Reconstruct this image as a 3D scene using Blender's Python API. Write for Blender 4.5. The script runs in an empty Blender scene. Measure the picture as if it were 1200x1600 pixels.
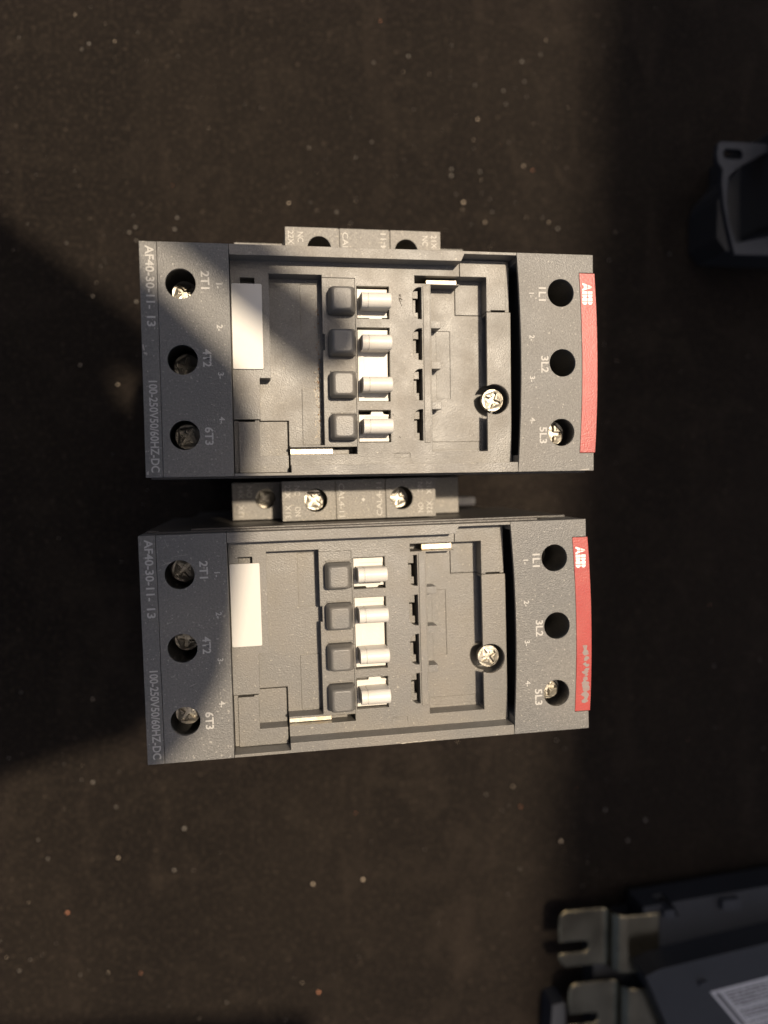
import bpy, bmesh, math, random
from mathutils import Vector, Matrix

# ---------------------------------------------------------------- camera, sky, sun, exposure
S = bpy.context.scene
COL = S.collection
MM = 0.001
FACE = 110.0                      # height of the contactors' front above the table, mm
cam_d = bpy.data.cameras.new('camera'); cam = bpy.data.objects.new('camera', cam_d); COL.objects.link(cam)
ax, ay, CH = -0.044, -0.1617, 187.27
cam.matrix_world = Matrix.Translation((0, 0, (FACE + CH) * MM)) @ Matrix.Rotation(ay, 4, 'Y') @ Matrix.Rotation(ax, 4, 'X')
cam_d.sensor_fit = 'VERTICAL'; cam_d.sensor_height = 24; cam_d.sensor_width = 18; cam_d.lens = 18.0
cam_d.clip_start = 0.005; cam_d.clip_end = 50
cam_d.dof.use_dof = True; cam_d.dof.focus_distance = 0.190; cam_d.dof.aperture_fstop = 4.8
S.camera = cam

SUN = Vector((0.17, 0.20, 1.0)).normalized()
world = bpy.data.worlds.new('World'); S.world = world; world.use_nodes = True
wn = world.node_tree.nodes; bg = wn['Background']
sky = wn.new('ShaderNodeTexSky'); sky.sky_type = 'NISHITA'; sky.sun_disc = False; sky.dust_density = 6.0; sky.air_density = .65; sky.ozone_density = .5
sky.sun_elevation = math.asin(SUN.z); sky.sun_rotation = math.atan2(SUN.x, SUN.y)
world.node_tree.links.new(sky.outputs['Color'], bg.inputs['Color']); bg.inputs['Strength'].default_value = 0.090
sun_d = bpy.data.lights.new('sun', 'SUN'); sun = bpy.data.objects.new('sun', sun_d); COL.objects.link(sun)
sun_d.energy = 4.8; sun_d.angle = math.radians(2.0); sun_d.color = (1.0, 0.84, 0.64)
sun.rotation_euler = SUN.to_track_quat('Z', 'Y').to_euler()
S.view_settings.view_transform = 'Standard'; S.view_settings.look = 'None'
S.view_settings.exposure = 0.32; S.view_settings.gamma = 1.0; S.view_settings.use_curve_mapping = False
S.render.resolution_x = 768; S.render.resolution_y = 1024

random.seed(7)

# ---------------------------------------------------------------- materials
def mat(name, col, rough=0.5, metal=0.0, spec=0.5, bevel=0.0, bump=0.0, bump_scale=3000, dirt=None, dirt_amt=0.0, dirt_scale=60,
        speck=None, speck_amt=0.0, speck_scale=1500, speck_lo=.70, fibre=False, rough_var=0.0, wear=None, wear_amt=0.0, grain=0.0, grain_scale=2600):
    m = bpy.data.materials.new(name); m.use_nodes = True
    nt = m.node_tree; N = nt.nodes; L = nt.links; p = N['Principled BSDF']
    p.inputs['Roughness'].default_value = rough; p.inputs['Metallic'].default_value = metal
    p.inputs['Specular IOR Level'].default_value = spec
    tc = N.new('ShaderNodeTexCoord'); oi = N.new('ShaderNodeObjectInfo'); va = N.new('ShaderNodeVectorMath'); va.operation = 'ADD'
    L.new(tc.outputs['Object'], va.inputs[0]); L.new(oi.outputs['Random'], va.inputs[1]); oc = va.outputs[0]
    rgb = N.new('ShaderNodeRGB'); rgb.outputs[0].default_value = (*col, 1); cur = rgb.outputs[0]
    def noise(scale, detail=3, vec=None):
        n = N.new('ShaderNodeTexNoise'); n.inputs['Scale'].default_value = scale; n.inputs['Detail'].default_value = detail
        L.new(vec or oc, n.inputs['Vector']); return n.outputs['Fac']
    def ramp(f, a, b, top=1.0):
        r = N.new('ShaderNodeMapRange'); L.new(f, r.inputs[0]); r.inputs[1].default_value = a; r.inputs[2].default_value = b
        r.inputs[3].default_value = 0; r.inputs[4].default_value = top; return r.outputs[0]
    def mix(f, b):
        nonlocal cur
        x = N.new('ShaderNodeMix'); x.data_type = 'RGBA'; L.new(f, x.inputs[0]); L.new(cur, x.inputs[6]); x.inputs[7].default_value = (*b, 1); cur = x.outputs[2]
    if dirt: mix(ramp(noise(dirt_scale, 5), .42, .75, dirt_amt), dirt)
    if grain:
        gr = N.new('ShaderNodeMapRange'); L.new(noise(grain_scale, 1), gr.inputs[0]); gr.inputs[1].default_value = .3; gr.inputs[2].default_value = .7
        gr.inputs[3].default_value = 1 - grain; gr.inputs[4].default_value = 1 + grain
        hs = N.new('ShaderNodeHueSaturation'); L.new(gr.outputs[0], hs.inputs['Value']); L.new(cur, hs.inputs['Color']); cur = hs.outputs[0]
    if speck: mix(ramp(noise(speck_scale, 2), speck_lo, speck_lo + .05, speck_amt), speck)
    nrm = None
    if bevel:
        b = N.new('ShaderNodeBevel'); b.samples = 4; b.inputs['Radius'].default_value = bevel * MM; nrm = b.outputs[0]
    if wear:
        ge = N.new('ShaderNodeNewGeometry'); dt = N.new('ShaderNodeVectorMath'); dt.operation = 'DOT_PRODUCT'
        L.new(nrm, dt.inputs[0]); L.new(ge.outputs['True Normal'], dt.inputs[1])
        e = N.new('ShaderNodeMapRange'); L.new(dt.outputs['Value'], e.inputs[0]); e.inputs[1].default_value = .985; e.inputs[2].default_value = .85; e.inputs[3].default_value = 0; e.inputs[4].default_value = 1
        mu = N.new('ShaderNodeMath'); mu.operation = 'MULTIPLY'; L.new(e.outputs[0], mu.inputs[0]); L.new(ramp(noise(220, 5), .40, .68, wear_amt), mu.inputs[1]); mix(mu.outputs[0], wear)
    L.new(cur, p.inputs['Base Color'])
    if rough_var:
        a = ramp(noise(dirt_scale * 2, 4), .3, .7, rough_var); ad = N.new('ShaderNodeMath'); ad.inputs[1].default_value = rough - rough_var / 2
        L.new(a, ad.inputs[0]); L.new(ad.outputs[0], p.inputs['Roughness'])
    if bump:
        bm_ = N.new('ShaderNodeBump'); bm_.inputs['Strength'].default_value = bump; bm_.inputs['Distance'].default_value = 0.00025
        L.new(noise(bump_scale, 2), bm_.inputs['Height'])
        if nrm: L.new(nrm, bm_.inputs['Normal'])
        nrm = bm_.outputs[0]
    if nrm: L.new(nrm, p.inputs['Normal'])
    return m

M = {}
GREY = (.128, .121, .109)
M['plastic'] = mat('grey_plastic', GREY, .45, grain=.13, wear=(.36, .33, .27), wear_amt=.8, bevel=.2, bump=.30, bump_scale=3000, dirt=(.185, .16, .125), dirt_amt=.55, dirt_scale=70,
                   speck=(.36, .33, .27), speck_amt=.45, speck_scale=1500, speck_lo=.67, rough_var=.16)
M['block'] = mat('grey_grained_plastic', (.104, .101, .095), .48, grain=.17, grain_scale=2300, wear=(.34, .32, .28), wear_amt=.9, bevel=.25, bump=.45, bump_scale=2900, dirt=(.20, .18, .15), dirt_amt=.4, dirt_scale=38,
                 speck=(.38, .355, .31), speck_amt=.45, speck_scale=1400, speck_lo=.65, rough_var=.12)
M['housing'] = mat('dark_housing_plastic', (.055, .05, .045), .45, bevel=.2, bump=.3, bump_scale=1500, dirt=(.10, .08, .06), dirt_amt=.4, dirt_scale=90)
M['aux'] = mat('grey_auxiliary_plastic', (.175, .164, .145), .55, grain=.18, grain_scale=2300, bevel=.15, bump=.5, bump_scale=2300, dirt=(.26, .225, .175), dirt_amt=.4, dirt_scale=80, speck=(.42, .38, .31), speck_amt=.5, speck_scale=1500, speck_lo=.64)
M['button'] = mat('grey_button_plastic', (.112, .107, .098), .42, bump=.25, bump_scale=2600, dirt=(.19, .165, .13), dirt_amt=.4, dirt_scale=120)
M['white'] = mat('white_plastic', (.56, .535, .485), .45, bevel=.15, bump=.15, bump_scale=1500, dirt=(.50, .43, .34), dirt_amt=.35, dirt_scale=150)
M['label'] = mat('white_label', (.50, .48, .44), .45, bevel=.1, dirt=(.60, .54, .46), dirt_amt=.3, dirt_scale=130, speck=(.3, .26, .2), speck_amt=.5, speck_scale=700, speck_lo=.76)
M['red'] = mat('red_plastic', (.29, .030, .026), .38, grain=.12, wear=(.5, .2, .16), wear_amt=.8, bevel=.2, bump=.22, bump_scale=2600, dirt=(.36, .08, .06), dirt_amt=.4, dirt_scale=160)
M['screw'] = mat('zinc_steel', (.42, .39, .33), .45, .9, bevel=.15, bump=.5, bump_scale=900, dirt=(.30, .26, .20), dirt_amt=.7, dirt_scale=500, rough_var=.2)
M['nickel'] = mat('nickel_strip', (.58, .54, .45), .5, .8, bevel=.15, bump=.5, bump_scale=700, dirt=(.55, .38, .18), dirt_amt=.7, dirt_scale=220)
M['brass'] = mat('tarnished_brass', (.15, .13, .09), .2, 1.0, bevel=1.2, bump=.12, bump_scale=150, wear=(.75, .62, .36), wear_amt=1.0, dirt=(.05, .043, .03), dirt_amt=.6, dirt_scale=90)
M['print'] = mat('pale_print', (.38, .365, .335), .6)
M['print2'] = mat('white_print', (.80, .77, .72), .5)
M['emboss'] = mat('embossed_grey', (.38, .36, .32), .5)
M['rust'] = mat('rust_stain', (.16, .085, .035), .8)
M['worn'] = mat('worn_plastic', (.36, .33, .27), .6, dirt=(.16, .12, .08), dirt_amt=.9, dirt_scale=700)
M['scuff'] = mat('grey_scuff', (.19, .165, .15), .6, dirt=(.26, .06, .05), dirt_amt=.5, dirt_scale=900)
M['scratch'] = mat('scratch_mark', (.30, .28, .25), .6)
M['smudge'] = mat('dark_smudge', (.045, .038, .03), .7)
M['black'] = mat('black_plastic', (.022, .022, .023), .45, bevel=.4, bump=.3, bump_scale=900)
M['device'] = mat('dark_blue_plastic', (.008, .0095, .013), .55, bevel=.4, bump=.3, bump_scale=900, dirt=(.018, .019, .024), dirt_amt=.4, dirt_scale=60)
M['bracket'] = mat('grey_bracket_plastic', (.014, .016, .022), .6, bevel=.4, bump=.3, bump_scale=900)
M['sticker'] = mat('sticker_paper', (.40, .40, .42), .5)
M['ink'] = mat('sticker_ink', (.05, .05, .055), .6)
M['hand_and_phone'] = mat('blocker_black', (.03, .03, .032), .4)  # for the unseen shadow-casting pieces over the left side
M['blocker_grey'] = mat('grey_blocker_paint', (.22, .22, .22), .5)  # for the added panel that shades the right side, and its supports
M['dust_a'] = mat('pale_grit', (.55, .44, .32), .6)
M['dust_b'] = mat('grey_grit', (.16, .14, .115), .6)
M['dust_c'] = mat('orange_grit', (.50, .20, .10), .6)

def table_mat():
    m = bpy.data.materials.new('black_rubber_mat'); m.use_nodes = True
    nt = m.node_tree; N = nt.nodes; L = nt.links; p = N['Principled BSDF']
    tc = N.new('ShaderNodeTexCoord'); oc = tc.outputs['Object']
    def noise(scale, detail, dist=0, vec=None):
        n = N.new('ShaderNodeTexNoise'); n.inputs['Scale'].default_value = scale; n.inputs['Detail'].default_value = detail
        n.inputs['Distortion'].default_value = dist; L.new(vec or oc, n.inputs['Vector']); return n.outputs['Fac']
    def rng(f, a, b, c, d):
        r = N.new('ShaderNodeMapRange'); L.new(f, r.inputs[0])
        for i, v in enumerate((a, b, c, d)): r.inputs[i + 1].default_value = v
        return r.outputs[0]
    def mix(f, a, b):
        x = N.new('ShaderNodeMix'); x.data_type = 'RGBA'; L.new(f, x.inputs[0])
        for s, v in ((6, a), (7, b)):
            if isinstance(v, tuple): x.inputs[s].default_value = (*v, 1)
            else: L.new(v, x.inputs[s])
        return x.outputs[2]
    c = mix(rng(noise(14, 6, .6), .35, .7, 0, 1), (.0072, .0055, .0045), (.0105, .0080, .0062))
    c = mix(rng(noise(55, 7, 1.2), .52, .75, 0, .55), c, (.019, .0145, .0108))
    mp = N.new('ShaderNodeMapping'); mp.inputs['Scale'].default_value = (1, .22, 1); mp.inputs['Rotation'].default_value = (0, 0, .5); L.new(oc, mp.inputs['Vector'])
    c = mix(rng(noise(60, 4, .8, mp.outputs[0]), .60, .74, 0, .40), c, (.022, .0165, .0122))
    c = mix(rng(noise(750, 4), .50, .70, 0, .7), c, (.027, .0205, .0152))
    c = mix(rng(noise(420, 2), .66, .74, 0, .5), c, (.05, .038, .028))
    L.new(c, p.inputs['Base Color']); p.inputs['Roughness'].default_value = .8; p.inputs['Specular IOR Level'].default_value = .06
    b = N.new('ShaderNodeBump'); b.inputs['Strength'].default_value = .5; b.inputs['Distance'].default_value = .0003
    L.new(noise(900, 4), b.inputs['Height']); L.new(b.outputs[0], p.inputs['Normal'])
    return m
M['table'] = table_mat()

# ---------------------------------------------------------------- mesh helpers (all in mm)
def box(bm, x0, x1, y0, y1, z0, z1):
    v = [bm.verts.new((x, y, z)) for z in (z0, z1) for y in (y0, y1) for x in (x0, x1)]
    for f in ((0, 2, 3, 1), (4, 5, 7, 6), (0, 1, 5, 4), (2, 6, 7, 3), (0, 4, 6, 2), (1, 3, 7, 5)): bm.faces.new([v[i] for i in f])
    return bm
def prism(bm, pts, z0, z1):
    a = sum(pts[i][0] * pts[(i + 1) % len(pts)][1] - pts[(i + 1) % len(pts)][0] * pts[i][1] for i in range(len(pts)))
    if a < 0: pts = pts[::-1]
    lo = [bm.verts.new((x, y, z0)) for x, y in pts]; hi = [bm.verts.new((x, y, z1)) for x, y in pts]
    bm.faces.new(lo[::-1]); bm.faces.new(hi); n = len(pts)
    for i in range(n): bm.faces.new((lo[i], lo[(i + 1) % n], hi[(i + 1) % n], hi[i]))
    return bm
def disc(cx, cy, r, n=44): return [(cx + r * math.cos(2 * math.pi * i / n), cy + r * math.sin(2 * math.pi * i / n)) for i in range(n)]
def rrect(x0, x1, y0, y1, r, n=5):
    out = []
    for cx, cy, a0 in ((x1 - r, y1 - r, 0), (x0 + r, y1 - r, 90), (x0 + r, y0 + r, 180), (x1 - r, y0 + r, 270)):
        for i in range(n + 1):
            a = math.radians(a0 + 90 * i / n); out.append((cx + r * math.cos(a), cy + r * math.sin(a)))
    return out
def B(fn=None, *a):
    bm = bmesh.new()
    if fn: fn(bm, *a)
    return bm
def finish(bm, name, zoff=0.0, smooth=False):
    """bmesh in mm -> mesh in metres, z shifted up by zoff mm"""
    bmesh.ops.recalc_face_normals(bm, faces=bm.faces)
    me = bpy.data.meshes.new(name)
    bmesh.ops.transform(bm, matrix=Matrix.Scale(MM, 4) @ Matrix.Translation((0, 0, zoff)), verts=bm.verts)
    bm.to_mesh(me); bm.free()
    if smooth:
        for p in me.polygons: p.use_smooth = True
    return me
def carve(base, cutters):
    """base minus each cutter (bmeshes in mm); returns a bmesh in mm"""
    def tmp(bm):
        bmesh.ops.recalc_face_normals(bm, faces=bm.faces)
        me = bpy.data.meshes.new('t'); bm.to_mesh(me); bm.free(); o = bpy.data.objects.new('t', me); COL.objects.link(o); return o
    o = tmp(base); cs = []
    for c in cutters:
        k = tmp(c); cs.append(k); md = o.modifiers.new('b', 'BOOLEAN'); md.operation = 'DIFFERENCE'; md.solver = 'EXACT'; md.object = k
    dg = bpy.context.evaluated_depsgraph_get(); dg.update()
    me = bpy.data.meshes.new_from_object(o.evaluated_get(dg)); bm = bmesh.new(); bm.from_mesh(me)
    bpy.data.meshes.remove(me)
    for k in cs + [o]:
        d = k.data; bpy.data.objects.remove(k); bpy.data.meshes.remove(d)
    return bm
def obj(name, me, m, parent=None, loc=None, rotz=0, **props):
    if m and not me.materials: me.materials.append(M[m])
    o = bpy.data.objects.new(name, me); COL.objects.link(o); o.parent = parent
    if loc: o.location = Vector(loc) * MM
    if rotz: o.rotation_euler = (0, 0, rotz)
    for k, v in props.items(): o[k] = v
    return o
def empty(name, loc=(0, 0, 0), rotz=0, **props):
    o = bpy.data.objects.new(name, None); o.empty_display_size = .01; COL.objects.link(o); o.location = Vector(loc) * MM; o.rotation_euler = (0, 0, rotz)
    for k, v in props.items(): o[k] = v
    return o
TXT = {}
def text_mesh(body, size, length=None, bold=0.0):
    """flat lettering, cap height = size mm, centred; stretched to length mm"""
    key = (body, size, length, bold)
    if key in TXT: return TXT[key]
    cu = bpy.data.curves.new('t', 'FONT'); cu.body = body; cu.size = 1; cu.extrude = 0; cu.offset = bold; cu.resolution_u = 3
    o = bpy.data.objects.new('t', cu); COL.objects.link(o)
    dg = bpy.context.evaluated_depsgraph_get(); dg.update()
    me = bpy.data.meshes.new_from_object(o.evaluated_get(dg)); bpy.data.objects.remove(o); bpy.data.curves.remove(cu)
    xs = [v.co.x for v in me.vertices]; ys = [v.co.y for v in me.vertices]
    sy = size / .69; sx = (length / (max(xs) - min(xs))) if length else sy
    cx = (max(xs) + min(xs)) / 2; cy = .345
    for v in me.vertices: v.co = ((v.co.x - cx) * sx * MM, (v.co.y - cy) * sy * MM, 0)
    TXT[key] = me; return me
def text(name, body, size, x, y, z, m, parent, length=None, rotz=-math.pi / 2, bold=0.02):
    me = text_mesh(body, size, length, bold)
    me2 = me.copy(); me2.materials.clear(); me2.materials.append(M[m])
    return obj(name, me2, None, parent, (x, y, z), rotz)

# ---------------------------------------------------------------- setting: table
tb = bmesh.new(); bmesh.ops.create_grid(tb, x_segments=1, y_segments=1, size=900)
t = obj('table_top', finish(tb, 'table_top'), 'table', kind='structure')

# ---------------------------------------------------------------- contactor meshes, z relative to the front face (0 = front)
ME = {}
def build_meshes():
    F = FACE
    # housing: lower body with a ring wall; the covers sit in it
    h = carve(B(box, -55.0, 55.0, -27.9, 27.9, -F, -3.6), [B(box, -70, 70, -27.45, 27.45, -22, 5), B(box, 44, 70, 27.2, 30, -12, 5), B(box, -70, -52, 27.2, 30, -9, 5),
               B(box, -70, -49, -30, 30, -F - 1, -70), B(box, 49, 70, -30, 30, -F - 1, -70)])
    ME['housing'] = finish(h, 'housing', F)
    ME['side_rail'] = finish(B(box, -44, 48, 27.9, 28.3, -9, -6.2), 'side_rail', F)
    # terminal block on the left: three screw wells
    lc = B(prism, [(-51.72, -27.4), (-35.45, -27.4), (-35.45, 27.4), (-51.72, 27.4)], -21.8, 0)
    wells = [(-46.6, 17.85), (-46.6, .15), (-46.6, -17.55)]
    ME['left'] = finish(carve(lc, [B(prism, disc(x, y, 3.5), -6, 3) for x, y in wells] + [B(prism, disc(x, y, 4.7), -19.5, -1.1) for x, y in wells]), 'terminal_cover', F)
    st = B(prism, [(-55.75, -27.4), (-51.86, -27.4), (-51.86, 27.4), (-55.75, 27.4)], -21.6, -.04)
    ME['strip'] = finish(st, 'marking_strip', F)
    # terminal block on the right, bowed edges, three wells, red strip let in
    ys = [-27.4 + 54.8 * i / 24 for i in range(25)]
    lft = [(36.55 - 1.05 * (y / 27.4) ** 2, y) for y in ys]
    rc = B(prism, lft + [(55.75, 27.4), (55.75, -27.4)], -21.8, 0)
    rw = [(47.1, 17.7), (47.5, .1), (47.1, -17.55)]
    ry = [-22.75 + 45.5 * i / 20 for i in range(21)]
    redl = [(52.85 - .75 * (y / 22.75) ** 2, y) for y in ry]
    cut = B(prism, [(x - .14, y * 1.006) for x, y in redl] + [(62, 22.9), (62, -22.9)], -14, 3)
    ME['right'] = finish(carve(rc, [B(prism, disc(x, y, 3.48), -6, 3) for x, y in rw] + [B(prism, disc(x, y, 4.4), -19.5, -1.1) for x, y in rw] + [cut, B(prism, [(x + 2.6, y) for x, y in lft if -24.5 < y < 26.5] + [(30, 26), (30, -24)], -19.5, -.9)]), 'terminal_cover', F)
    redr = [(56.95 - .75 * (y / 22.75) ** 2, y) for y in ry]
    rb = B(prism, redl + redr[::-1], -13.8, -.06)
    ME['red'] = finish(rb, 'red_strip', F)
    # centre cover
    cc = B(box, -35.3, 35.42, -27.4, 27.4, -21.8, 0)
    P = -5.0; FL = -10.0
    cuts = [B(prism, [(-40, -24.95), (-21.8, -24.95), (40, -24.95), (40, 26.75), (22.0, 26.75), (21.2, 24.95), (-40, 24.95)], P, 4),
            B(prism, [(-40, -26.75), (-21.8, -26.75), (-21.8, -24.5), (-40, -24.5)], P, 4),
            B(prism, [(-26.1, 22.0), (-13.05, 22.0), (-13.05, -20.0), (-21.75, -20.0), (-21.75, -13.58), (-28.8, -13.58), (-28.8, -3.4), (-26.1, -3.4)], FL, 4),
            B(box, -18.2, -13.8, 7.0, 20.9, FL - .35, 0),
            B(prism, [(-21.75, -22.3), (-4.9, -22.3), (-4.9, -20.45), (-21.75, -20.45)], -13, 4),
            B(prism, [(14.45, 20.2), (22.0, 20.2), (22.0, 13.7), (29.1, 13.7), (29.1, -21.95), (14.45, -21.95)], FL, 4),
            B(box, 10.3, 22.0, 20.45, 22.45, -13, 4),
            B(prism, disc(31.05, -8.6, 3.9), -14, 4), B(box, 28, 30.6, -21.5, 13.0, -9.9, -5.9), B(prism, disc(31.05, -8.6, 4.2), -14.2, -6.1), B(box, -14, -11.9, -19.6, 21.6, -9.9, -6.6),
            B(box, 21.95, 40, 13.6, 26.75, -13, 4), B(box, -40, -21.7, -26.75, -13.5, -13, 4),
            B(box, -33.0, -29.5, 18.5, 20.9, -8.5, 4),
            B(box, -13.2, -4.85, -20.4, 21.4, P - .3, 4),
            B(box, 16.9, 20.6, -8, 9.5, FL - .25, -4), B(box, 15.0, 28.6, -21.3, -19.2, FL - .2, -4),
            B(box, 4.6, 8.6, -23.3, -22.2, P - .2, 4),
            B(box, -14.6, -12.5, 3.6, 7.6, P - 1.6, 4)]
    for yc in (15.55, 5.3, -4.9, -15.1):
        pts = [(12.1, yc - 4), (12.1, yc + 4)] + [(9.75 + 1.9 - 1.9 * math.sin(a), yc + 4 - 1.9 + 1.9 * math.cos(a)) for a in [math.pi / 2 * i / 6 for i in range(7)]]
        pts += [(9.75 + 1.9 - 1.9 * math.cos(a), yc - 4 + 1.9 - 1.9 * math.sin(a)) for a in [math.pi / 2 * i / 6 for i in range(7)]]
        cuts.append(B(prism, pts, -18, 4))
    for y0, y1 in WIN: cuts.append(B(box, -4.5, 3.75, y0, y1, -14, 4))
    c = carve(cc, cuts)
    for yc in (10.25, .05, -10.2):                    # stub pegs off the rib, part of the moulding
        box(c, 14.3, 16.95, yc - .92, yc + .92, -9.9, -5.05)
    box(c, -18.2, -13.35, -19.7, -5.5, -10.4, -9.75)
    ME['cover'] = finish(c, 'centre_cover', F)
    ME['rib'] = finish(B(prism, rrect(12.45, 14.1, -19.6, 20.0, .2), -6, -4.72), 'rib', F)
    ME['contact'] = finish(carve(B(box, 10.2, 11.6, -3.7, 3.7, -12, -7.4), [B(box, 10.95, 13, -1.9, 1.6, -13, -5), B(box, 9, 13, 1.25, 1.65, -13, -5)]), 'contact_block', F)
    # corner clips (point symmetric)
    tr = carve(B(box, 22.15, 35.25, 13.78, 26.6, -12.8, -5.02), [B(box, 15, 29.1, 5, 22.45, -10, 0), B(box, 30.2, 34.2, 12, 14.15, -8, 0), B(box, 34.2, 38, 5, 40, -5.7, 0)])
    ME['clip'] = finish(tr, 'corner_clip', F)
    # strips
    ME['strip_r'] = finish(B(box, 13.9, 21.85, 20.6, 22.1, -9.4, -7.6), 'contact_strip', F)
    ME['strip_l'] = finish(B(box, -21.6, -10.9, -22.15, -20.6, -9.4, -7.3), 'contact_strip', F)
    ME['strip_stop'] = finish(B(box, -10.8, -6.7, -22.2, -20.9, -12, -8.6), 'slot_stop', F)
    # label
    lb = B(prism, rrect(-35.1, -27.8, -1.3, 19.3, .35, 3), -5, -4.45)
    ME['label'] = finish(lb, 'label_plate', F)
    # button: tapered cap with rounded edges
    bb = bmesh.new(); lv = [(-11.75, -4.95, 3.25, -5.6), (-11.7, -5.0, 3.2, -3.0), (-11.5, -5.35, 3.08, -1.6), (-11.3, -5.8, 2.93, -.75), (-11.08, -6.1, 2.74, -.28), (-10.82, -6.33, 2.5, -.06), (-10.55, -6.55, 2.3, 0)]
    rings = []
    for x0, x1, hy, z in lv:
        rings.append([bb.verts.new((x, y, z)) for x, y in rrect(x0, x1, -hy, hy, .75, 4)])
    for a, b in zip(rings, rings[1:]):
        for i in range(len(a)): bb.faces.new((a[i], a[(i + 1) % len(a)], b[(i + 1) % len(b)], b[i]))
    bb.faces.new(rings[-1]); bb.faces.new(rings[0][::-1])
    ME['button'] = finish(bb, 'button', F, True)
    for p in ME['button'].polygons: p.use_smooth = len(p.vertices) == 4
    ME['button_guide'] = finish(B(prism, [(-11.4, 3.35), (-5.1, 3.35), (-5.1, 3.65), (-11.4, 3.65)], -6, -5.0), 'button_guide', F)
    # white lever: half-round bar on a stem
    lev = bmesh.new(); prof = [(-1.75, -8.0), (-1.8, -2.1)] + [(-1.85 * math.cos(a), -2.1 + 1.85 * math.sin(a)) for a in [math.pi * i / 26 for i in range(1, 26)]] + [(1.8, -2.1), (1.75, -8.0)]
    rg = []
    for x, s in ((-3.7, 1), (-2.35, 1), (-2.3, .955), (-2.1, .955), (-2.05, 1), (3.45, 1), (3.66, .94), (3.72, .82)):
        rg.append([lev.verts.new((x, y * s, -8 + (z + 8) * (1 - (1 - s) * .35))) for y, z in prof])
    for a, b in zip(rg, rg[1:]):
        for i in range(len(a) - 1): lev.faces.new((a[i], a[i + 1], b[i + 1], b[i]))
    lev.faces.new(rg[0]); lev.faces.new(rg[-1][::-1])
    ME['lever'] = finish(lev, 'lever', F)
    for p in ME['lever'].polygons: p.use_smooth = False
    for i, (y0, y1) in enumerate(WIN):
        if i == 0: pts = [(-4.15, y0 + .5), (-1.2, y0 + .5), (-1.0, y0 + .1), (1.9, y0 + .1), (2.2, y0 + .6), (3.55, y0 + .6), (3.55, y1 - .35), (-4.15, y1 - .35)]
        elif i == 1: pts = [(-4.15, y0 + .25), (3.55, y0 + .25), (3.55, y1 - .3), (-4.15, y1 - .3)]
        else: pts = [(-4.15, y0 + .25), (3.55, y0 + .25), (3.55, y1 - 1.05), (2.2, y1 - .9), (1.8, y1 - .1), (-.9, y1 - .1), (-1.2, y1 - 1.05), (-4.15, y1 - 1.05)]
        ME['slider%d' % i] = finish(carve(B(prism, pts, -10, -6.7), [B(box, -2.6, 5, y0 + 1.2, y1 - 1.6, -7.0, 0)] if i != 1 else [B(box, -2.6, 5, y0 + 1, y1 - 1.5, -7.0, 0)]), 'slider', F)
    # screws (origin at the head's top)
    def screw_mesh(r, name, slot=False):
        hd = B(prism, disc(0, 0, r, 36), -2.2, 0)
        cutb = []
        for a in (0.5, 0.5 + math.pi / 2):
            k = B(box, -r * .78, r * .78, -r * .15, r * .15, -1.5, 2); bmesh.ops.rotate(k, cent=(0, 0, 0), matrix=Matrix.Rotation(a, 3, 'Z'), verts=k.verts); cutb.append(k)
        for a in (0.5 + math.pi / 4, .5 + 3 * math.pi / 4):
            k = B(box, -r * .5, r * .5, -r * .05, r * .05, -.5, 2); bmesh.ops.rotate(k, cent=(0, 0, 0), matrix=Matrix.Rotation(a, 3, 'Z'), verts=k.verts); cutb.append(k)
        cutb.append(B(prism, disc(0, 0, r * .28, 14), -1.3, 2))
        hd = carve(hd, cutb)
        for v in hd.verts:                                   # slightly domed head
            d = math.hypot(v.co.x, v.co.y) / r
            if v.co.z > -.1: v.co.z -= .45 * d * d
        return finish(hd, name)
    ME['screw'] = screw_mesh(3.05, 'screw'); ME['screw_s'] = screw_mesh(2.85, 'screw')
    # auxiliary contact block on the flank
    a1 = carve(B(box, -21.1, 21.5, 28.35, 39.2, -F, -23), [B(prism, disc(-12.0, 33.8, 3.2, 32), -45, -20), B(prism, disc(11.9, 33.7, 3.2, 32), -45, -20), B(prism, disc(-12.0, 33.8, 4.2, 32), -46, -24.2), B(prism, disc(11.9, 33.7, 4.2, 32), -46, -24.2),
                B(box, -6.85, -6.35, 20, 45, -23.6, -20), B(box, 7.0, 7.5, 20, 45, -23.6, -20)])
    ME['aux'] = finish(a1, 'auxiliary_block', F)
    a2 = carve(B(box, -34.9, -21.25, 28.35, 39.0, -F, -38), [B(prism, disc(-25.5, 34.2, 2.9, 32), -60, -30)])
    ME['aux_step_l'] = finish(a2, 'auxiliary_step', F)
    ME['aux_step_r'] = finish(B(prism, [(21.65, 28.35), (32.0, 28.35), (32.0, 39.0), (21.65, 39.0)], -F, -38), 'auxiliary_step', F)
    ME['foot'] = finish(B(prism, rrect(32.2, 47, 29, 31.6, .8), -84, -72), 'rail_clip', F)

WIN = [(11.45, 19.5), (-9.15, 9.3), (-19.4, -11.3)]
LEV = [15.35, 5.1, -5.2, -15.55]
build_meshes()

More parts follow.
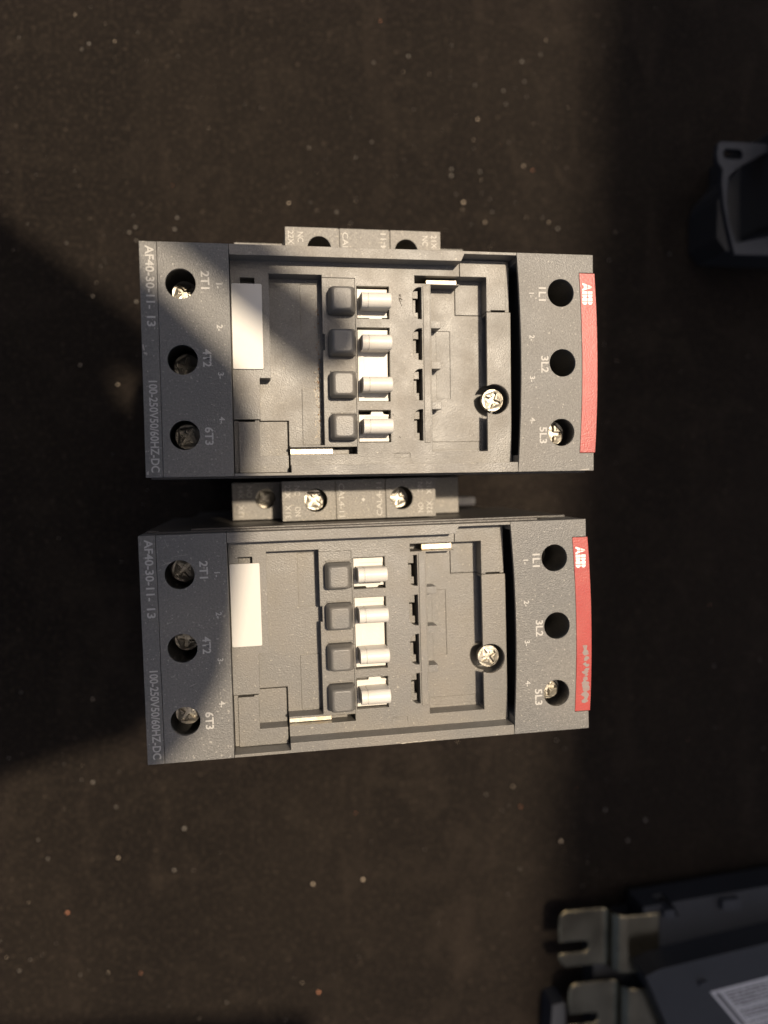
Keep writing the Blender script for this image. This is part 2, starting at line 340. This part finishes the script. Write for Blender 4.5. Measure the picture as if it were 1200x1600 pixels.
# ABB wordmark: cut-up letters in text space (u along reading, v up), mm
def logo_mesh():
    bm = bmesh.new()
    def poly(pts): 
        f = bm.faces.new([bm.verts.new((u, v, 0)) for u, v in pts])
    g = .10
    # A (split by a vertical and a horizontal cut)
    poly([(0, 0), (.5, 0), (.62, .42), (1.0 - g, .42), (1.0 - g, 1.3), (.46, 1.3)]); poly([(.5, 1.3 + 2 * g), (1 - g, 1.3 + 2 * g), (1 - g, 2.7), (.9, 2.7)])
    poly([(2.0, 0), (1.5, 0), (1.38, .42), (1.0 + g, .42), (1.0 + g, 1.3), (1.54, 1.3)]); poly([(1.5, 1.3 + 2 * g), (1 + g, 1.3 + 2 * g), (1 + g, 2.7), (1.1, 2.7)])
    for o in (2.12, 3.82):
        w = .72
        for v0, v1 in ((0, 1.32), (1.32 + 2 * g, 2.7)):
            poly([(o, v0), (o + w, v0), (o + w, v1), (o, v1)])
            r = .66; cv = (v0 + v1) / 2; hv = (v1 - v0) / 2
            pts = [(o + w + 2 * g, v0)] + [(o + w + 2 * g + .1 + r * math.cos(a), cv + hv * math.sin(a)) for a in [(-.5 + i / 8) * math.pi for i in range(9)]] + [(o + w + 2 * g, v1)]
            poly(pts)
    for v in bm.verts: v.co.x -= 2.75; v.co.y -= 1.35
    return finish(bm, 'logo')
ME['logo'] = logo_mesh()

def flecks(name, spots, z, n_side=7):
    """irregular flat marks: (x, y, rx, ry, rot)"""
    bm = bmesh.new()
    for i, (x, y, rx, ry, rot) in enumerate(spots):
        pts = []
        for k in range(n_side):
            a = 2 * math.pi * k / n_side; s = random.uniform(.6, 1.2); u, v = rx * s * math.cos(a), ry * s * math.sin(a)
            pts.append((x + u * math.cos(rot) - v * math.sin(rot), y + u * math.sin(rot) + v * math.cos(rot)))
        bm.faces.new([bm.verts.new((px, py, z + .0007 * (i % 40))) for px, py in pts])
    return finish(bm, name, FACE)

def contactor(loc, rotz, label, upper):
    r = empty('contactor', loc, rotz, label=label, category='contactor', group='two matching contactors side by side')
    F = FACE
    obj('housing', ME['housing'], 'housing', r); obj('side_rail', ME['side_rail'], 'housing', r)
    lc = obj('terminal_cover', ME['left'], 'block', r); ms = obj('marking_strip', ME['strip'], 'block', r)
    rc = obj('terminal_cover', ME['right'], 'block', r); rs = obj('red_strip', ME['red'], 'red', r)
    cv = obj('centre_cover', ME['cover'], 'plastic', r)
    obj('rib', ME['rib'], 'plastic', cv)
    for yc in (15.55, 5.3, -4.9, -15.1): obj('contact_block', ME['contact'], 'plastic', cv, (0, yc, 0))
    obj('corner_clip', ME['clip'], 'plastic', r); obj('corner_clip', ME['clip'], 'plastic', r, rotz=math.pi)
    obj('contact_strip', ME['strip_r'], 'nickel', r); obj('contact_strip', ME['strip_l'], 'nickel', r); obj('slot_stop', ME['strip_stop'], 'plastic', cv)
    obj('label_plate', ME['label'], 'label', r)
    for yc in LEV:
        b = obj('button', ME['button'], 'button', r, (0, yc, 0)); obj('button_guide', ME['button_guide'], 'plastic', b)
    sl = [obj('slider', ME['slider%d' % i], 'white', r) for i in range(3)]
    for yc, k in zip(LEV, (0, 1, 1, 2)): obj('lever', ME['lever'], 'white', sl[k], (0, yc, 0))
    dl = (-9.5, -10.5, -8.0) if upper else (-10.5, -11.5, -7.0)
    for (x, y), d, a in zip([(-46.5, 17.8), (-46.6, .1), (-46.6, -17.5)], dl, (.2, .9, .45)): obj('screw', ME['screw'], 'screw', lc, (x, y, F + d), a)
    dr = (-16.5, -17.5, -5.6) if upper else (-14, -15.5, -5.6)
    for (x, y), d, a in zip([(47.1, 17.7), (47.5, .1), (47.0, -17.5)], dr, (.3, 1.1, -.5)): obj('screw', ME['screw'], 'screw', rc, (x, y, F + d), a)
    obj('screw', ME['screw_s'], 'screw', cv, (31.3, -8.6, F - 7.4), .7 if upper else .1)
    # lettering
    z = F + .03
    for s, y in (('2T1', 18.8), ('4T2', .6), ('6T3', -17.8)): text('lettering', s, 1.85, -40.95, y, z, 'print', lc, 4.2)
    for s, y in (('1-', 17.5), ('2-', 7.7), ('3-', -3.5), ('4-', -14.0)):
        text('lettering', s, 1.3, -37.85, y, z, 'print', lc); text('lettering', s, 1.3, 39.4, y - (.5 if s != '2-' else 1.4), z, 'print', rc)
    for s, y, x in (('1L1', 17.3, 42.2), ('3L2', -.3, 42.75), ('5L3', -18.2, 42.2)): text('lettering', s, 1.85, x, y, z, 'print', rc, 4.2 if s != '1L1' else 3.4)
    text('lettering', 'AF40-30-11-', 1.85, -53.45, 19.2, z, 'print', ms, 14.6); text('lettering', '13', 1.85, -53.45, 9.0, z, 'print', ms, 2.4)
    text('lettering', '100-250V50/60HZ-DC', 1.85, -53.5, -15.5, z, 'print', ms, 21.4)
    obj('logo', ME['logo'], 'print2', rs, (54.25, 17.6, F - .02), -math.pi / 2)
    # auxiliary block
    ab = obj('auxiliary_block', ME['aux'], 'aux', r)
    obj('auxiliary_step', ME['aux_step_l'], 'aux', ab); obj('auxiliary_step', ME['aux_step_r'], 'aux', ab); obj('rail_clip', ME['foot'], 'white', ab)
    if not upper:
        obj('screw', ME['screw_s'], 'screw', ab, (-12.0, 33.8, F - 28), .3); obj('screw', ME['screw_s'], 'screw', ab, (11.9, 33.7, F - 29), .9)
    obj('screw', ME['screw_s'], 'brass', ab, (-25.5, 34.2, F - 45), .1)
    z = F - 22.97; h = math.pi / 2
    for s, x, y, rot in (('NC', -17.0, 36.6, -h), ('NO', -17.0, 30.9, h), ('22X', -19.6, 36.4, -h), ('31X', -19.6, 30.9, h), ('CAL4-11', -4.9, 33.6, -h), ('CAL4-11', 5.5, 33.6, h),
                         ('NC', 17.2, 36.6, -h), ('NO', 17.2, 30.9, h), ('21X', 19.7, 36.4, -h), ('32X', 19.7, 30.9, h)):
        text('lettering', s, 1.5, x, y, z, 'emboss', ab, 9.2 if 'CAL' in s else (2.6 if len(s) == 2 else 3.6), rot, 0.0)
    mk = B(prism, [(.6, 33.6), (1.1, 34.2), (1.6, 33.6), (1.1, 33.0)], 0, .02); obj('arrow_mark', finish(mk, 'arrow_mark', z), 'emboss', ab)
    # the lower steps' lettering
    for s, x, y, rot in (('14X', -32.5, 36.2, -h), ('13X', -32.5, 30.9, h), ('NO', -30.0, 36.4, -h)): text('lettering', s, 1.5, x, y, F - 37.97, 'emboss', ab, 3.4, rot, 0.0)
    # wear
    rnd = random.Random(3 if upper else 11)
    sp = [(rnd.uniform(-54, 54), rnd.uniform(-26.5, 26.5), rnd.uniform(.25, 1.1), rnd.uniform(.03, .06), rnd.uniform(0, 3.1)) for _ in range(26)]
    on_block = [q for q in sp if (q[0] < -36.5 and q[0] > -51) or q[0] > 38]
    on_block = [q for q in on_block if q[0] < 51 and all(math.hypot(q[0] - x, q[1] - y) > 4.8 for x in (-46.6, 47.2) for y in (17.7, .1, -17.5))]
    if upper: on_block += [(-55.4, 2.9, .25, .9, .2), (-55.0, 1.6, .5, .25, -.4), (-55.3, -26.4, .3, .6, 0), (53.6, -27.1, 1.6, .18, .05)]
    else: on_block += [(-49.6, 20.6, 2.2, .05, .35), (-46.2, 22.4, 2.4, .05, .1), (-53.4, -2, .3, .1, 1)]
    obj('scratch_marks', flecks('scratch_marks', on_block, .02), 'scratch', r, kind='stuff')
    fl = [(rnd.uniform(-25, -14.5), rnd.uniform(-18, 6.5), rnd.uniform(.2, .7), rnd.uniform(.03, .06), rnd.uniform(0, 3.1)) for _ in range(7)]
    fl += [(rnd.uniform(15.5, 28), rnd.uniform(-18, 12), rnd.uniform(.3, .9), rnd.uniform(.03, .06), rnd.uniform(0, 3.1)) for _ in range(9)]
    obj('floor_scratches', flecks('floor_scratches', fl, -9.97), 'scratch', r, kind='stuff')
    if upper:
        w = [(-13.4 - abs(rnd.gauss(0, .75)), y + rnd.uniform(-.3, .3), rnd.uniform(.06, .25), rnd.uniform(.1, .45), rnd.uniform(-.3, .3)) for y in [-1 - 18.4 * i / 150 for i in range(150)]]
        obj('worn_patch', flecks('worn_patch', [q for q in w if q[1] > -19.4 and q[0] > -17.8], -9.72), 'worn', r, kind='stuff')
        ru = [(min(-13.3, -14.0 + rnd.gauss(0, .45)), rnd.uniform(-14, 15), rnd.uniform(.06, .22), rnd.uniform(.08, .3), rnd.uniform(0, 3)) for _ in range(46)]
        obj('rust_stain', flecks('rust_stain', ru, -9.66), 'rust', r, kind='stuff')
        sm = [(6.6 + rnd.gauss(0, .22), 16.4 + rnd.gauss(0, .55), rnd.uniform(.08, .25), rnd.uniform(.08, .3), 0) for _ in range(16)] + [(6.0, -18.2, .12, .35, .8), (4.4, -12.5, .1, .3, .4), (-30, 17, .1, .1, 0)]
        obj('dark_smudge', flecks('dark_smudge', sm, -4.97), 'smudge', r, kind='stuff')
    else:
        sc = [(55.75 - rnd.uniform(0, .6) - .75 * (y / 22.75) ** 2, y + rnd.uniform(-.4, .4), rnd.uniform(.55, 1.1), rnd.uniform(.4, .8), rnd.uniform(-.5, .5)) for y in [-6.2 - 14.3 * i / 24 for i in range(25)] if not (-10.2 < y < -9.2)]
        obj('scuffed_patch', flecks('scuffed_patch', sc, -.035), 'scuff', rs, kind='stuff')
        w = [(x, -27.2 + rnd.uniform(-.15, .2), .9, .12, .05) for x in (5, 6.5, 8, 9.5, 11, 12.4, 14)]
        obj('worn_edge', flecks('worn_edge', w, .02), 'worn', cv, kind='stuff')
    return r

contactor((29.17, 28.46, 0), 0.0167, 'upper grey contactor with clean red strip and shadow across its white label', True)
contactor((28.37, -39.5, 0), 0.0280, 'grey contactor with grey scuffs on its red strip, lower of the two', False)

# ---------------------------------------------------------------- device at the right edge, above: lug with slot and bowed frame
d = empty('mounting_base', (187, 101, 0), 0, label='black device with slotted mounting lug cut off by right edge', category='device')
zt = 36
lug = carve(B(prism, [(-21.4, 20.4), (-20.2, 21.2), (-2, 21.6), (3, 21.8), (3, 19.0), (-3.0, 18.2), (-13.5, 12.2), (-17.0, 9.0), (-17.5, 0), (-16.4, -8), (-13.6, -15), (3, -11), (3, -18.6), (-14, -19.0), (-16.6, -10), (-18.6, -2), (-19.6, 6), (-19.4, 11.5), (-21.2, 13.6), (-21.8, 16.5)], zt - 2.5, zt),
            [B(prism, rrect(-19.4, -11.5, 15.2, 18.9, 1.7), zt - 20, zt + 5)])
obj('lug_frame', finish(lug, 'lug_frame'), 'bracket', d)
obj('case', finish(B(prism, [(-11, 6), (-9.5, 10.4), (-2.5, 18.0), (-2.2, 27), (60, 27), (60, -13), (-7, -13), (-11, -8)], 0, zt - 16), 'case'), 'black', d)
obj('case_riser', finish(B(prism, rrect(-1.6, 58, -9, 26.5, 2), zt - 17, zt + 14), 'case_riser'), 'black', d)

# ---------------------------------------------------------------- device at the lower right corner: bent metal terminals and a printed sticker
d = empty('breaker', (175, -195, 0), 0, label='dark blue-grey device with bent metal terminals and printed sticker in lower right corner', category='device')
ZD = 31.0
def W(px, py, z):   # point in this device's frame given its place at face height (mm) and its own height
    s = (CH + FACE - z) / CH; return (px * s - 175, py * s + 195)
pts = [W(102, -134.2, ZD), W(106, -132.6, ZD), W(150, -127, ZD), W(150, -170, ZD), W(118, -170, ZD)]
obj('case', finish(B(prism, pts, 6, ZD), 'case'), 'device', d)
pts = [W(101, -115, ZD - 12), W(150, -111.5, ZD - 12), W(150, -132, ZD - 12), W(101, -136, ZD - 12)]
shoulder = carve(B(prism, pts, 6, ZD - 12), [B(prism, [W(108, -115, ZD), W(111, -115, ZD), W(116.5, -123.5, ZD), W(113.0, -123.8, ZD)], ZD - 19, ZD), B(prism, [W(120, -112, ZD), W(122, -112, ZD), W(125.5, -118, ZD), W(123, -118, ZD)], ZD - 18, ZD)])
obj('foot', finish(B(prism, [W(112, -128, ZD), W(150, -126, ZD), W(150, -170, ZD), W(122, -170, ZD)], 0, 6), 'foot'), 'black', d)
obj('case_shoulder', finish(shoulder, 'case_shoulder'), 'device', d)
for a, b in (((107.3, -116.8), (110.5, -119.0)), ((124.5, -115.5), (130, -118.5)), ((113.5, -132.5), (116, -133.8))):
    (x0, y0), (x1, y1) = W(*a, ZD - 9), W(*b, ZD - 9)
    obj('lid_tab', finish(B(prism, rrect(min(x0, x1), max(x0, x1), min(y0, y1), max(y0, y1), .8), ZD - 16, ZD - 9.5 if a[0] != 113.5 else ZD + 1.5), 'lid_tab'), 'bracket', d)
def terminal(x, y, zz, name='terminal', k_=1.15):
    """bent metal lug: flat tongue with slot, rising bend, rear flange"""
    bm = bmesh.new()
    prof = [(-1, 0), (14.5, 0), (16.5, .6), (17.6, 2.2), (18.0, 5.0), (19.2, 6.6), (21.5, 7.2), (33, 7.2)]
    th = 1.3; wy = 20
    up = []; dn = []
    for i, (u, w) in enumerate(prof):
        a = prof[max(i - 1, 0)]; b = prof[min(i + 1, len(prof) - 1)]; t = math.atan2(b[1] - a[1], b[0] - a[0])
        up.append((u - th * math.sin(t), w + th * math.cos(t))); dn.append((u, w))
    ring = dn + up[::-1]
    lo = [bm.verts.new((u, 0, w)) for u, w in ring]; hi = [bm.verts.new((u, wy, w)) for u, w in ring]; n = len(ring)
    bm.faces.new(lo); bm.faces.new(hi[::-1])
    for i in range(n): bm.faces.new((lo[i], hi[i], hi[(i + 1) % n], lo[(i + 1) % n]))
    k = B(prism, rrect(-6, 10, 5.0, 9.0, 1.9), -6, 6)
    bm = carve(bm, [k, B(prism, [(-2, 21), (3.5, 21), (-.2, 19.2), (-1.5, 16)], -6, 6), B(prism, [(-2, -1), (3, -1), (.2, 1), (-1.5, 4)], -6, 6)])
    bmesh.ops.scale(bm, vec=(k_, k_, 1), verts=bm.verts); bmesh.ops.translate(bm, vec=(x, y, zz), verts=bm.verts)
    return obj(name, finish(bm, name), 'brass', d)
x, y = W(78.7, -130.2, 15); terminal(x, y, 11.5)
x, y = W(81.5, -150, 15); terminal(x, y, 12)
obj('terminal_wall', finish(B(prism, [W(87, -119, 10), W(103, -117, 10), W(112, -170, 10), W(87, -170, 10)], 0, 10), 'terminal_wall'), 'black', d)
# barrier fin at the far left
obj('barrier_fin', finish(B(prism, [W(75.5, -139, 10), W(79, -138.5, 10), W(79.5, -150, 10), W(75, -150, 10)], 0, 10.5), 'barrier_fin'), 'bracket', d)
# sticker
SP = [W(121, -140.5, ZD), W(145, -137.2, ZD), W(150, -163.5, ZD), W(140, -163.5, ZD)]
stk = obj('sticker', finish(B(prism, SP, ZD, ZD + .15), 'sticker'), 'sticker', d)
o0 = Vector(SP[0]); eu = (Vector(SP[1]) - o0).normalized(); ev = (Vector(SP[3]) - o0).normalized()
ink = bmesh.new(); rnd = random.Random(5)
def bar(u0, u1, v0, v1):
    ps = [o0 + eu * u + ev * v for u, v in ((u0, v0), (u1, v0), (u1, v1), (u0, v1))]
    ink.faces.new([ink.verts.new((p.x, p.y, ZD + .2)) for p in ps])
bar(1.2, 3.0, 1.2, 20)
bar(4.0, 30, 1.2, 1.45); bar(4.0, 4.25, 1.5, 30)
v = 2.2
while v < 30:
    u = 5.0
    while u < 30:
        w = rnd.uniform(.6, 2.4); bar(u, u + w, v, v + 1.1); u += w + rnd.uniform(.25, .6)
    v += 1.75 if rnd.random() < .8 else 2.8
obj('printed_lines', finish(ink, 'printed_lines'), 'ink', stk)

# ---------------------------------------------------------------- unseen blockers added to shade the table: a hand outline overhead, a panel at right
ph = empty('hand_and_phone', (0, 0, FACE + CH), 0, label='unseen dark outline of a hand with a mobile, shaped to cast the shadow on the left', category='hand_and_phone')
body = [(6, -36), (18, -22), (25, -8), (28, 10), (32, 38), (34, 52), (29, 65), (13, 81), (0, 92), (-4, 112), (-30, 135), (-60, 140), (-78, 120), (-78, -56), (-47, -51), (-22, -42)]  # outline of hand and mobile together, shaped to cast the left shadow
obj('body', finish(B(prism, body, 6, 14), 'body'), 'hand_and_phone', ph)
finger_outline = [(-30, 104), (2, 91), (26, 72), (43, 60), (50, 60), (53, 66), (51, 73), (42, 80), (16, 99), (3, 112), (-21, 130), (-43, 147), (-90, 175), (-95, 160), (-80, 110)]  # stands for a finger, shaped to cast the diagonal shadow stripe
finger_outline = [(x + 7, y + 9) for x, y in finger_outline]
obj('strip_shade_blocker', finish(B(prism, [(-78, -56.5), (-66, -56.5), (-66, -138), (-50, -143), (70, -151), (72, -185), (-78, -185)], 6, 10), 'strip_shade_blocker'), 'hand_and_phone', ph)  # unseen piece added to shade the strip along the bottom edge
obj('finger_blocker', finish(B(prism, finger_outline, 14.5, 18), 'finger_blocker'), 'hand_and_phone', ph)
sh = empty('sun_blocker', (0, 0, 0), 0, label='unseen plain grey panel added high over the right side to shade the table', category='sun_blocker')
obj('blocker_panel', finish(B(prism, [(240, -700), (560, -700), (560, 700), (304, 700)], 900, 918), 'blocker_panel'), 'blocker_grey', sh)  # unseen panel added to throw shade on the table's right side
for y in (-680, 680): obj('blocker_post', finish(B(box, 535, 560, y - 12, y + 12, 0, 899.5), 'blocker_post'), 'blocker_grey', sh)  # supports added under the unseen panel

# ---------------------------------------------------------------- grit on the table
g = bmesh.new(); rnd = random.Random(21); mi = []
def grain(x, y, r):
    n0 = len(g.verts); k = bmesh.ops.create_icosphere(g, subdivisions=1, radius=r)
    for v in k['verts']:
        v.co = Vector((v.co.x * rnd.uniform(.7, 1.3), v.co.y * rnd.uniform(.7, 1.3), v.co.z * rnd.uniform(.4, .8) + r * .4)) + Vector((x, y, 0))
    q = rnd.random(); m_ = 0 if q < .22 else (1 if q < .94 else 2)
    for f in {f for v in k['verts'] for f in v.link_faces}: f.material_index = m_
CL = [(rnd.uniform(-100, 150), rnd.uniform(75, 200)) for _ in range(9)] + [(rnd.uniform(-100, 130), rnd.uniform(-225, -95)) for _ in range(6)] + [(100, 110), (-40, 80)]
for i in range(430):
    x, y = rnd.uniform(-110, 225), rnd.uniform(-235, 205)
    if rnd.random() < .6:
        cx, cy = CL[rnd.randrange(len(CL))]; x, y = rnd.gauss(cx, 16), rnd.gauss(cy, 16)
    grain(x, y, min(.6, .17 * math.exp(rnd.gauss(0, .55))))
for px, py, r in ((-31, 73, .75), (-32, 83, .7), (-30, 92, .5), (-44, 65, .5), (-44, 92, .4), (34, 190, .45), (75, 118, .55), (80, 108, .45), (58, 162, .5), (96, 152, .45), (-29, -134, .6), (-33, -150, .5), (20, -160, .55), (40, -160, .5), (72, -102, .45), (-72, -163, .45)):
    grain(px, py, r)
gm = finish(g, 'grit')
for k in ('dust_a', 'dust_b', 'dust_c'): gm.materials.append(M[k])
obj('grit', gm, None, kind='stuff', label='pale grit and dust specks scattered over the dark table', category='grit')
